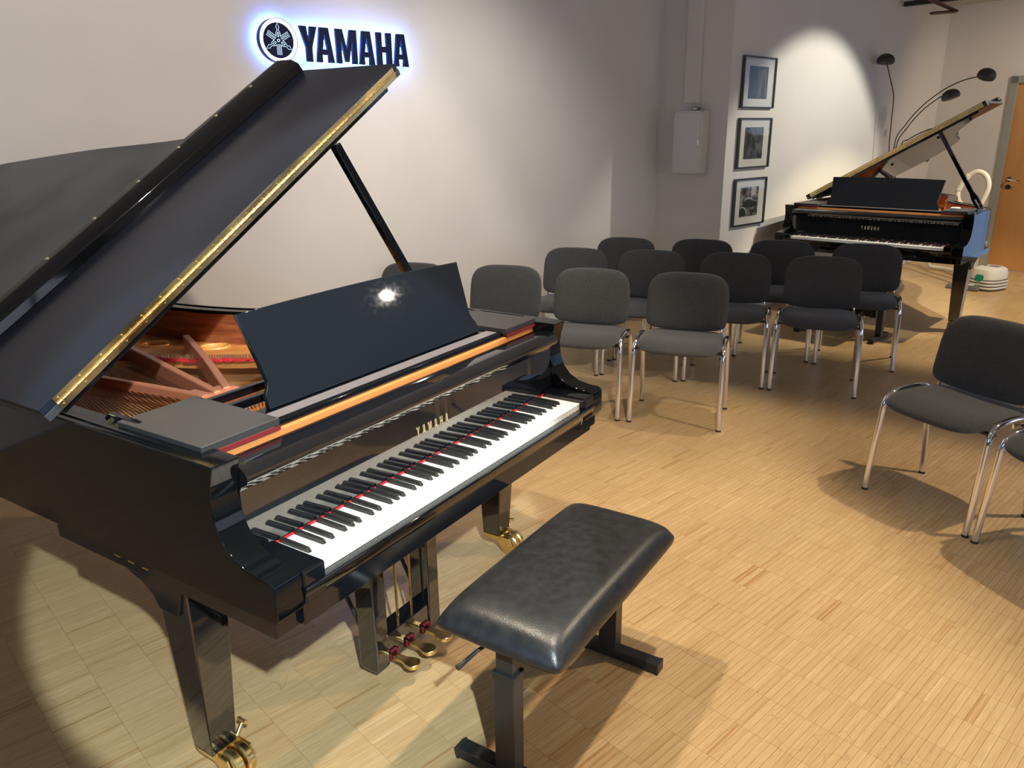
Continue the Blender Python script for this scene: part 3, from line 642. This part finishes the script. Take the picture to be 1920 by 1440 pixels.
# ---------------------------------------------------------------- adjustable bench
def make_bench():
    B = empty('piano_bench', (.625, -.28, 0))
    s_ = MB(); nx, ny = 24, 14; hx, hy = .368, .182
    def sup(x, y, top):
        ex = max(0, abs(x)/hx); ey = max(0, abs(y)/hy)
        f_ = (1-ex**7)*(1-ey**5)
        return .514+.006*(1-ex*ex)*(1-ey*ey)-.058*(1-max(f_, 0)**.42)
    vs = []; fs = []
    for j in range(ny+1):
        for i in range(nx+1):
            a_ = -1+2*i/nx; b_ = -1+2*j/ny
            a_ = math.sin(a_*PI/2)*.35+a_*.65; b_ = math.sin(b_*PI/2)*.4+b_*.6
            cr = 1-.022*(abs(a_)**8)*(abs(b_)**8)
            x, y = a_*hx*cr, b_*hy*cr
            vs.append((x, y, sup(a_*hx, b_*hy, 1)))
    for j in range(ny):
        for i in range(nx): q = j*(nx+1)+i; fs.append((q, q+1, q+nx+2, q+nx+1))
    # skirt
    bd = [i for i in range(nx+1)]+[(nx+1)*j+nx for j in range(1, ny+1)]+[(nx+1)*ny+i for i in range(nx-1, -1, -1)]+[(nx+1)*j for j in range(ny-1, 0, -1)]
    for dz, sc in ((-.012, 1.0), (-.026, .985), (-.027, .9)):
        k0 = len(vs)
        for b_ in bd: p = vs[b_]; vs.append((p[0]*sc, p[1]*sc, .456+dz))
        prev = bd if dz == -.012 else list(range(k0-len(bd), k0))
        for i in range(len(bd)): fs.append((prev[i], k0+i, k0+(i+1) % len(bd), prev[(i+1) % len(bd)]))
    fs.append(tuple(range(len(vs)-len(bd), len(vs))))
    s_.add(vs, fs); s_.build('seat', 'leather', B, subd=1, sharp=80)
    fr_ = MB(); fr_.box((-.31, -.12, .400), (.31, -.09, .4285)); fr_.box((-.31, .09, .400), (.31, .12, .4285)); fr_.box((-.3105, -.1205, .4), (-.28, .1205, .428)); fr_.box((.28, -.1205, .4), (.3105, .1205, .428))
    fr_.build('seat_frame', 'blacksteel', B, .002)
    for sx in (-1, 1):
        x = sx*.30
        lg = MB(); lg.box((x-.024, -.03, .034), (x+.024, .03, .335)); lo = lg.build('leg', 'blacksteel', B, .003)
        MB().box((x-.019, -.025, .30), (x+.019, .025, .400)).build('inner_tube', 'blacksteel', lo, .002)
        MB().box((x-.026, -.033, .322), (x+.026, .033, .340)).build('collar', 'plastic', lo, .002)
        ft = MB().box((x-.022, -.175, .004), (x+.022, .16, .036)).build('foot_bar', 'blacksteel', B, .003)
        for y in (-.172, .157): MB().box((x-.0225, y-.004, .0), (x+.0225, y+.004, .037)).build('end_cap', 'plastic', ft, .001)
    MB().prism([(-.278, .345), (-.278, .30), (-.12, .385), (-.16, .385)], -.015, .015, 'y').build('strut', 'blacksteel', B)
    MB().prism([(.278, .345), (.278, .30), (.12, .385), (.16, .385)], -.015, .015, 'y').build('strut', 'blacksteel', B)
    MB().tube([(-.29, .03, .405), (-.31, .055, .400), (-.335, .07, .390), (-.385, .08, .380), (-.40, .083, .378)], [.005, .005, .005, .006, .008], 10).build('height_lever', 'plastic', B)
    return B
B1 = make_bench(); tag(B1, 'black leather piano bench standing in front of the near grand piano', 'bench', 'height adjustable piano benches')
B2 = copy_tree(B1); c, s = math.cos(-1.7546), math.sin(-1.7546)
B2.location = (6.0399+c*.625+s*.28, .4618+s*.625-c*.28, 0); B2.rotation_euler.z = -1.7546
tag(B2, 'black bench at the far grand piano, mostly hidden behind the back row of chairs', 'bench', 'height adjustable piano benches')

# ---------------------------------------------------------------- visitor chairs
def make_chair():
    C_ = empty('stacking_chair')
    hw, hd = .2542, .1963
    # seat cushion: rounded, waterfall front (x forward)
    def cushion(name, W_, D_, T_, shape, parent, mt='fabric', n=18, m=16, el=4.2):
        vs = []; fs = []
        for side in (1, -1):
            for j in range(m+1):
                for i in range(n+1):
                    a_ = -1+2*i/n; b_ = -1+2*j/m
                    a_ = math.copysign(1-(1-abs(a_))**1.6, a_); b_ = math.copysign(1-(1-abs(b_))**1.6, b_)
                    e = 4.2 if a_ > 0 else el; q = (abs(a_)**e+abs(b_)**e)**(1/e) if (a_ or b_) else 0; mxq = max(abs(a_), abs(b_))
                    k_ = mxq/q if q > 1e-6 else 1
                    x, y = a_*k_, b_*k_; rr = min(1, mxq)
                    h = T_*.5*(1-rr**6)**.5
                    vs.append(shape(x, y, side*h))
        o_ = (n+1)*(m+1)
        for side in (0, 1):
            for j in range(m):
                for i in range(n):
                    q = side*o_+j*(n+1)+i; f_ = (q, q+1, q+n+2, q+n+1); fs.append(f_ if side == 0 else f_[::-1])
        return MB().add(vs, fs).build(name, mt, parent, sharp=75)
    cushion('seat', 0, 0, .060, lambda x, y, h: (x*.222+.012, y*.240*(1-.05*max(0, -x)), .462+h*(1.0 if h > 0 else .7)-.060*max(0, x-.35)**1.6+.008*max(0, -x-.5)-.012*(1-abs(y)**2)*(1-max(0, x))+.004), C_)
    MB().prism([(.17, -.18), (.17, .18), (-.17, .20), (-.19, .15), (-.19, -.15), (-.17, -.20)], .430, .444).build('seat_shell', 'plastic', C_, .004)
    rk = rad(12)
    def bk(x, y, h):     # x: up, y: sideways
        v = x*.162; cv = .032*(y*y)
        X_ = -.178-h+cv-math.sin(rk)*v; Z_ = .664+math.cos(rk)*v-.018*max(0, -x)**2*(1-y*y)
        return (X_, y*.236*(1-.06*(x > 0)*x*x), Z_)
    cushion('backrest', 0, 0, .040, bk, C_, el=8.)
    for sy in (-1, 1):
        y = sy*hw
        # side frame: front leg, arched seat rail, rear leg as one bent oval tube, split in named parts
        top = [(.155, y*.985, .40), (.148, y*.98, .432), (.128, y*.97, .458), (.09, y*.965, .474), (.0, y*.965, .482), (-.09, y*.965, .474), (-.128, y*.97, .458), (-.148, y*.98, .432), (-.155, y*.985, .40)]
        top = [tuple(q) for q in catmull(top, 4)]
        MB().tube(top, .0125, 12, ry=.0135, up=(0, 0, 1)).build('side_rail', 'chrome', C_)
        for sx in (-1, 1):
            lo = MB().tube([(sx*hd, y, .006), (sx*.155, y*.985, .402)], .0125, 12, ry=.0145, up=(1, 0, 0)).build('leg', 'chrome', C_)
            MB().tube([(sx*hd, y, 0), (sx*hd, y, .010)], .0135, 12, ry=.0155, up=(1, 0, 0)).build('foot_cap', 'plastic', lo)
        up_ = [(-.02, sy*.232, .444), (-.10, sy*.225, .444), (-.135, sy*.215, .452), (-.150, sy*.208, .475), (-.160, sy*.205, .52), (-.176, sy*.20, .60)]
        MB().tube([tuple(q) for q in catmull(up_, 4)], .0045, 10, ry=.0115, up=(1, 0, 0)).build('back_upright', 'chrome', C_)
    MB().box((.10, -.245, .424), (.125, .245, .436)).build('cross_bar', 'blacksteel', C_, .002)
    MB().box((-.125, -.245, .424), (-.10, .245, .436)).build('cross_bar', 'blacksteel', C_, .002)
    return C_
CH = [
 (2.66, 2.01, 3.400, 'grey fabric chair whose back edge shows just above the near music desk', 'A'),
 (2.862, 1.432, 3.390, 'grey fabric chair directly behind the right arm of the near piano', 'A'),
 (3.012, .905, 3.368, 'grey fabric chair with a creased back, front row, second from its right end', 'A'),
 (3.144, .343, 3.365, 'grey fabric chair at the right end of the front row', 'A'),
 (3.740, 1.409, 3.362, 'grey chair at the left end of the second row, nearest the long wall', 'B'),
 (3.890, .889, 3.362, 'dark chair in the second row, second from its left end', 'B'),
 (4.032, .343, 3.338, 'dark chair in the second row, second from its right end', 'B'),
 (4.134, -.206, 3.334, 'dark chair at the right end of the second row with all of its seat showing', 'B'),
 (4.41, 1.335, 3.300, 'black chair at the left end of the back row, seen as a back only', 'C'),
 (4.578, .780, 3.300, 'black chair in the back row below the white wall cabinet', 'C'),
 (4.807, .235, 3.324, 'black chair in the back row in front of the bass end of the far keyboard', 'C'),
 (4.871, -.337, 3.273, 'black chair at the right end of the back row before the far keyboard', 'C'),
 (2.682, -1.093, 2.583, 'charcoal chair on the right standing apart from the rows on the bright floor', 'D'),
 (2.325, -1.560, 2.420, 'charcoal chair cut off by the right edge, only a seat corner and leg showing', 'D')]
GR = {'A': 'chairs in the front row', 'B': 'chairs in the second row', 'C': 'chairs in the back row', 'D': 'chairs at the right side'}
ch0 = make_chair()
for i, (x, y, a_, lb, gg) in enumerate(CH):
    c_ = ch0 if i == 0 else copy_tree(ch0)
    c_.location = (x, y, 0); c_.rotation_euler.z = a_; tag(c_, lb, 'chair', GR[gg])

# ---------------------------------------------------------------- illuminated sign on the long wall
SG = empty('illuminated_sign', wn(1.95, NL-.002, 2.115), TH, 'backlit blue wall sign with tuning fork emblem and YAMAHA letters', 'sign')
def wallxf(w, z, off, sc=1.): return Matrix.Translation((w-1.95, -off, z-2.115)) @ Matrix.Rotation(rad(90), 4, 'X') @ Matrix.Scale(sc, 4)
LT = [('Y', 1.687, .112, .42), ('A', 1.787, .116, .42), ('M', 1.921, .142, .40), ('A', 2.076, .110, .42), ('H', 2.204, .110, .42), ('A', 2.328, .110, .42)]
for ch, w0, wdt, s_ in LT:
    h = .188; uw = wdt/h
    o = flat_shape('letter', [[(a_, b_) for a_, b_ in lp] for lp in glyph(ch, uw, .20)], 0, .018/h, 'navy', SG, wallxf(w0, 2.022, .040, h))
    lp = glyph(ch, uw, .12)
    o2 = flat_shape('led_pad', lp, 0, .004/h, 'ledback', o, wallxf(w0, 2.022, .035, h))
ec = (1.556, 2.124)
em = flat_shape('emblem_disc', [circ(0, 0, .0925, n=48)], 0, .012, 'navy', SG, wallxf(*ec, .040))
flat_shape('emblem_ring', [circ(0, 0, .1125, n=48), circ(0, 0, .0925, n=48)], 0, .013, 'neon', SG, wallxf(*ec, .040))
flat_shape('emblem_rim', [circ(0, 0, .1155, n=48), circ(0, 0, .1125, n=48)], -.02, .015, 'navy', SG, wallxf(*ec, .040))
flat_shape('led_pad', [circ(0, 0, .105, n=32)], 0, .004, 'ledback', em, wallxf(*ec, .030))
for q in range(3):
    R_ = wallxf(*ec, .0535) @ Matrix.Rotation(q*2*PI/3, 4, 'Z'); m_ = MB()
    def ln_(pts, cyc=False):
        m_.tube([R_ @ Vector((a_, b_, 0)) for a_, b_ in pts], .0011, 6, closed=cyc)
    ln_([(-.013, .020), (-.013, .034), (-.011, .042), (-.004, .052), (-.005, .060), (-.0095, .068), (0, .0885), (.0095, .068), (.005, .060), (.004, .052), (.011, .042), (.013, .034), (.013, .020)])
    ln_(circ(0, .030, .0048, .0125, 12), True)
    ln_([(-.0125, -.022), (-.0125, -.074), (-.004, -.074), (-.0035, -.020), (.0035, -.020), (.004, -.074), (.0125, -.074), (.0125, -.022)])
    m_.build('tuning_fork', 'line', SG)
m_ = MB(); m_.tube([wallxf(*ec, .0535) @ Vector((a_, b_, 0)) for a_, b_ in circ(0, 0, .007, n=14)], .0015, 6, closed=True); m_.build('emblem_center', 'line', SG)

# ---------------------------------------------------------------- wall cabinet, trunking, pictures, switch
CB = empty('wall_cabinet', wn(WS-.001, 2.59, 1.265), TH, 'white metal wall cabinet with a small latch hanging on the short wall', 'cabinet')
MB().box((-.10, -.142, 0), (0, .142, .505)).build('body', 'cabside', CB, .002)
dr = MB().box((-.106, -.128, .014), (-.1002, .128, .491)).build('door', 'cabinet', CB, .001)
MB().prism([(-.118, .225), (-.1, .225), (-.1, .275), (-.118, .275)], -.112, -.1062, 'x').build('latch', 'chrome', dr, .002)
fr_ = MB(); fr_.box((-.103, -.142, 0), (-.1002, -.129, .505)); fr_.box((-.103, .129, 0), (-.1002, .142, .505)); fr_.box((-.103, -.142, 0), (-.1002, .142, .013)); fr_.box((-.103, -.142, .492), (-.1002, .142, .505)); fr_.build('face_frame', 'cabinet', CB)
o = MB().box((WS-.045, 2.555, 1.835), (WS-.001, 2.685, HC-.001)).build('trim_1', 'wall', None, .002); o.rotation_euler.z = TH; tag(o, kind='structure')
o = MB(); o.box((-.045, -.03, 0), (-.0, .03, .028)); o = o.build('door_sensor', 'grey', None, .002); o.location = wn(WS-.03, 2.55, 1.7715); o.rotation_euler.z = TH
tag(o, 'small dark grey box lying on top of the white wall cabinet', 'switch box')
MB().box((-.0462, -.022, .006), (-.0448, .022, .022)).build('box_window', 'white', o)
def photo_mat(seed, dark, light, scale):
    m = mat('photo_print_%d' % seed, (.1, .1, .1), .6); N, L, b = nodes(m)
    tc = N.new('ShaderNodeTexCoord'); mp = N.new('ShaderNodeMapping'); mp.inputs['Location'].default_value = (seed*3.1, 0, seed); mp.inputs['Scale'].default_value = scale
    nz = N.new('ShaderNodeTexNoise'); nz.inputs['Scale'].default_value = 7; nz.inputs['Detail'].default_value = 7; nz.inputs['Roughness'].default_value = .65
    rp = N.new('ShaderNodeValToRGB'); rp.color_ramp.elements[0].position = .42; rp.color_ramp.elements[1].position = .68; rp.color_ramp.elements[0].color = (*dark, 1); rp.color_ramp.elements[1].color = (*light, 1)
    L.new(tc.outputs['Object'], mp.inputs[0]); L.new(mp.outputs[0], nz.inputs[0]); L.new(nz.outputs[0], rp.inputs[0]); L.new(rp.outputs[0], b.inputs['Base Color'])
    return m
M['ph1'] = photo_mat(1, (.012, .012, .014), (.10, .10, .11), (2.5, 1, .6)); M['ph2'] = photo_mat(2, (.010, .010, .012), (.16, .16, .17), (1.2, 1, 1)); M['ph3'] = photo_mat(3, (.02, .015, .012), (.42, .38, .34), (1.5, 1, 2.2))
M['phl'] = mat('print_light', (.45, .44, .42), .6); M['phd'] = mat('print_dark', (.02, .02, .02), .6); M['phm'] = mat('print_mid', (.14, .10, .085), .6)
def picture(z0, z1, lab, ph, extra):
    h = z1-z0; w_ = .515
    F = empty('framed_photograph', wn(5.572, NF-.001, z0), TH, lab, 'picture', 'framed photographs on the far wall')
    m_ = MB(); t = .012; dp = .028
    m_.box((-w_/2, -dp, 0), (-w_/2+t, 0, h)); m_.box((w_/2-t, -dp, 0), (w_/2, 0, h)); m_.box((-w_/2+t, -dp, 0), (w_/2-t, 0, t)); m_.box((-w_/2+t, -dp, h-t), (w_/2-t, 0, h))
    m_.build('frame', 'alu', F, .001)
    MB().box((-w_/2+t, -.012, t), (w_/2-t, -.002, h-t)).build('mat_board', 'matboard', F)
    pr = MB().box((-.155, -.0135, .075), (.145, -.0122, h-.075)).build('print', ph, F)
    for nm, poly, mt_ in extra: MB().prism(poly, -.0142, -.0137, 'y').build(nm, mt_, pr)
    MB().add([(-w_/2+t, -.021, t), (w_/2-t, -.021, t), (w_/2-t, -.021, h-t), (-w_/2+t, -.021, h-t)], [(0, 1, 2, 3)]).build('glass', 'glassp', F)
picture(1.785, 2.190, 'top framed dark photograph of the three on the wall by the far piano', 'ph1', [('pale_streak', [(.03, .10), (.035, .30), (.07, .32), (.11, .29), (.12, .10), (.105, .10), (.095, .27), (.07, .30), (.05, .28), (.042, .10)], 'phm'), ('dark_panel', [(-.14, .085), (-.02, .085), (-.02, .32), (-.14, .32)], 'phd')])
picture(1.298, 1.707, 'middle framed photograph of three, dark print with slanting light lines', 'ph2', [('slant_line', [(.02, .14), (.03, .14), (.075, .33), (.068, .33)], 'phm'), ('slant_line', [(-.10, .10), (-.085, .10), (-.02, .17), (-.035, .17)], 'phm')])
picture(.810, 1.212, 'bottom framed photograph of three, crowd around a light old-fashioned car', 'ph3', [
    ('car_body', [(-.12, .17), (-.09, .205), (-.03, .225), (.03, .222), (.08, .20), (.13, .195), (.14, .165), (.05, .15), (-.05, .15)], 'phd'),
    ('car_roof', [(-.085, .205), (-.05, .235), (.02, .237), (.06, .212), (.05, .208), (.01, .226), (-.045, .224), (-.078, .203)], 'phl'),
    ('near_car', [(-.15, .08), (-.15, .15), (-.10, .155), (-.06, .13), (-.045, .10), (-.06, .08)], 'phd'),
    ('chrome_line', [(-.15, .150), (-.15, .157), (-.095, .162), (-.05, .135), (-.038, .10), (-.045, .10), (-.06, .131), (-.10, .154)], 'phl'),
    ('standing_figure', [(.085, .10), (.10, .10), (.10, .18), (.085, .18)], 'phd'), ('standing_figure', [(.11, .11), (.125, .11), (.125, .19), (.11, .19)], 'phd'), ('building', [(.02, .25), (.10, .25), (.10, .33), (.02, .33)], 'phl')])
o = MB().box((-.04, -.010, -.04), (.04, 0, .04)).build('light_switch', 'white', None, .003); o.location = wn(8.33, NF-.001, 1.56); o.rotation_euler.z = TH
tag(o, 'white light switch on the wall behind the open far piano lid', 'switch'); MB().box((-.027, -.014, -.027), (.027, -.0102, .027)).build('rocker', 'white', o, .002)

# ---------------------------------------------------------------- arc lamp
LB = (8.12, 2.02); LP = empty('arc_floor_lamp', wn(*LB, 0), TH, 'black five-armed arc floor lamp with dome shades behind the far piano', 'lamp')
def ll(w, n, z): return (w-LB[0], n-LB[1], z)
MB().lathe([(.0, 0), (.14, 0), (.14, .018), (.12, .026), (.02, .034), (.018, .06), (.0, .06)], 32).build('base', 'plastic', LP)
arms = [
 [(8.12, 2.02, .03), (8.07, 2.035, .8), (7.95, 2.073, 1.379), (7.9, 2.07, 1.712), (7.86, 2.065, 1.919), (7.80, 2.095, 2.08), (7.78, 2.14, 2.225)],
 [(8.12, 2.02, .03), (8.12, 2.06, .8), (8.1, 2.067, 1.405), (8.1, 1.985, 1.60), (8.1, 1.853, 1.775), (8.1, 1.716, 1.888), (8.1, 1.659, 1.912)],
 [(8.12, 2.02, .03), (8.16, 2.08, .8), (8.2, 2.125, 1.433), (8.2, 2.043, 1.632), (8.2, 1.895, 1.823), (8.2, 1.711, 1.970), (8.2, 1.55, 2.047), (8.2, 1.424, 2.075)],
 [(8.12, 2.02, .03), (8.16, 2.07, .8), (8.2, 2.06, 1.40), (8.2, 1.99, 1.49), (8.2, 1.84, 1.573), (8.2, 1.74, 1.60), (8.2, 1.66, 1.585)],
 [(8.12, 2.02, .03), (8.14, 2.05, .8), (8.17, 2.05, 1.30), (8.22, 2.02, 1.36), (8.27, 1.98, 1.37), (8.30, 1.93, 1.34)]]
heads = [((7.78, 2.155, 2.255), (.15, .0, 1)), ((8.1, 1.605, 1.905), (0., .35, 1)), ((8.2, 1.34, 2.085), (-.25, -.3, .75)), ((8.2, 1.60, 1.555), (0, -.2, 1)), ((8.32, 1.88, 1.31), (.1, -.3, 1))]
for pts, (hc, up_) in zip(arms, heads):
    am = MB().tube([ll(*q) for q in catmull(pts, 5)], .0055, 8).build('arm', 'plastic', LP)
    z_ = Vector(up_).normalized(); x_ = Vector((1, 0, 0)); x_ = (x_-z_*x_.dot(z_)).normalized(); y_ = z_.cross(x_)
    R_ = Matrix((x_, y_, z_)).transposed().to_4x4(); R_.translation = Vector(ll(*hc))
    MB().lathe([(.078, -.028), (.086, -.01), (.082, .018), (.062, .045), (.03, .060), (.0005, .064)], 28, R_).build('shade', 'plastic', LP)
    sh = MB().lathe([(.0745, -.0262), (.070, .012), (.04, .045), (.0005, .05)], 28, R_).build('shade_inside', 'white', LP)

# ---------------------------------------------------------------- vacuum cleaner
VC = empty('vacuum_cleaner', wn(8.35, 1.05, 0), TH-.25, 'white and black canister vacuum cleaner with looped grey hose beside the far piano', 'vacuum cleaner')
prof = lambda sx, sy, z, n=28: [(sx*math.copysign(abs(math.cos(t))**.6, math.cos(t)), sy*math.copysign(abs(math.sin(t))**.6, math.sin(t)), z) for t in [2*PI*i/n for i in range(n)]]
def loft(rings): 
    m_ = MB(); n = len(rings[0]); vs = [p for r_ in rings for p in r_]; fs = [(i*n+j, i*n+(j+1) % n, (i+1)*n+(j+1) % n, (i+1)*n+j) for i in range(len(rings)-1) for j in range(n)]
    fs += [tuple(range(n))[::-1], tuple(range((len(rings)-1)*n, len(rings)*n))]; return m_.add(vs, fs)
loft([prof(.17, .135, .008), prof(.175, .14, .03), prof(.175, .14, .115)]).build('base_body', 'grey', VC)
for z in (.03, .062, .094): loft([prof(.179, .144, z-.009), prof(.182, .147, z), prof(.179, .144, z+.009)]).build('white_band', 'white', VC)
loft([prof(.172, .136, .116), prof(.170, .134, .18), prof(.158, .122, .215), prof(.12, .09, .235)]).build('top_hood', 'white', VC)
MB().lathe([(.045, 0), (.042, .008), (.01, .012)], 24, Matrix.Translation((-.168, .0, .135)) @ Matrix.Rotation(rad(-75), 4, 'Y')).build('pedal_button', 'green', VC)
for i in range(7): MB().box((-.02, -.08+i*.016, .2345), (.06, -.074+i*.016, .238)).build('vent_slot', 'grey', VC)
MB().lathe([(.02, 0), (.018, .01), (.005, .012)], 16, Matrix.Translation((0, .06, .233))).build('dial', 'grey', VC)
def vl(w, n, z):
    p = wn(w, n, z)-VC.location; a_ = -(TH-.25); return (p.x*math.cos(a_)-p.y*math.sin(a_), p.x*math.sin(a_)+p.y*math.cos(a_), z)
MB().tube([vl(*q) for q in catmull([(8.45, 1.20, .14), (8.6, 1.36, .13), (8.55, 1.40, .45), (8.42, 1.28, .72), (8.4, 1.275, .80), (8.4, 1.228, .94), (8.4, 1.215, 1.04), (8.4, 1.25, 1.13), (8.4, 1.325, 1.17), (8.4, 1.40, 1.14), (8.4, 1.455, 1.07), (8.4, 1.49, .98), (8.4, 1.475, .88), (8.42, 1.42, .80)], 8)], .026, 14).build('hose', 'white', VC)
MB().tube([vl(*q) for q in [(8.4, 1.41, 1.135), (8.4, 1.455, 1.07), (8.4, 1.492, .98)]], .032, 14).build('hose_grip', 'white', VC)
MB().tube([vl(8.42, 1.42, .80), vl(8.32, 1.30, .25), vl(8.18, 1.20, .055)], .018, 12).build('wand', 'chrome', VC)
loft([[vl(8.15+a_*.05*(1-.25*t), 1.22+b_*.155*(1-.12*t), z) for a_, b_ in [(-1, -1), (1, -1), (1, 1), (-1, 1)]] for t, z in ((0, .004), (.2, .03), (1, .052))]).build('floor_head', 'grey', VC, .008, 3)
loft([[vl(8.15+a_*.03, 1.22+b_*.10, z) for a_, b_ in [(-1, -1), (1, -1), (1, 1), (-1, 1)]] for z in (.0525, .060)]).build('head_cover', 'white', VC, .003)
MB().tube([vl(*q) for q in catmull([(8.52, 1.25, .10), (8.8, 1.45, .06), (9.1, 1.70, .035), (9.18, 1.85, .03), (9.2, 1.93, .04), (9.22, 1.96, .12), (9.22, 1.93, .22)], 6)], .024, 12).build('spare_tube', 'white', VC)
# little white dish on the far piano's treble shelf
o = MB().lathe([(.0, 0), (.028, 0), (.036, .012), (.034, .018), (.0005, .020)], 20).build('small_dish', 'white'); cc, ss = math.cos(-1.7546), math.sin(-1.7546)
o.location = (6.0399+cc*1.18-ss*.33, .4618+ss*1.18+cc*.33, .9878); tag(o, 'small round white pot on the treble shelf of the far piano', 'pot')

# ---------------------------------------------------------------- ceiling bracket and trunking seen at the top edge
ZB = empty('ceiling_bracket', wn(5.9, 1.0, 2.45), TH, 'brown steel angle bracket hanging at the top right under the ceiling', 'bracket')
m_ = MB(); m_.tube([(-.30, .0, .03), (.26, .0, .0)], .014, 4, ry=.022); m_.build('upper_bar', 'rust', ZB)
m_ = MB(); m_.tube([(.26, 0, -.005), (-.20, 0.0, -.055)], .011, 4, ry=.02); m_.build('lower_bar', 'rust', ZB)
m_ = MB(); m_.cyl((-.30, 0, .03), (-.30, 0, .479), .008, 8); m_.build('hanger', 'rust', ZB)
TK = empty('lighting_track', wn(8.3, 1.75, 2.80), TH, 'black lighting track hanging under the ceiling at the top right edge', 'lighting track')
MB().box((-.03, -.55, 0), (.03, .50, .045)).build('rail', 'plastic', TK, .002)
for y in (-.45, .40): MB().cyl((0, y, .045), (0, y, HC-2.801), .006, 8).build('hanger', 'plastic', TK)
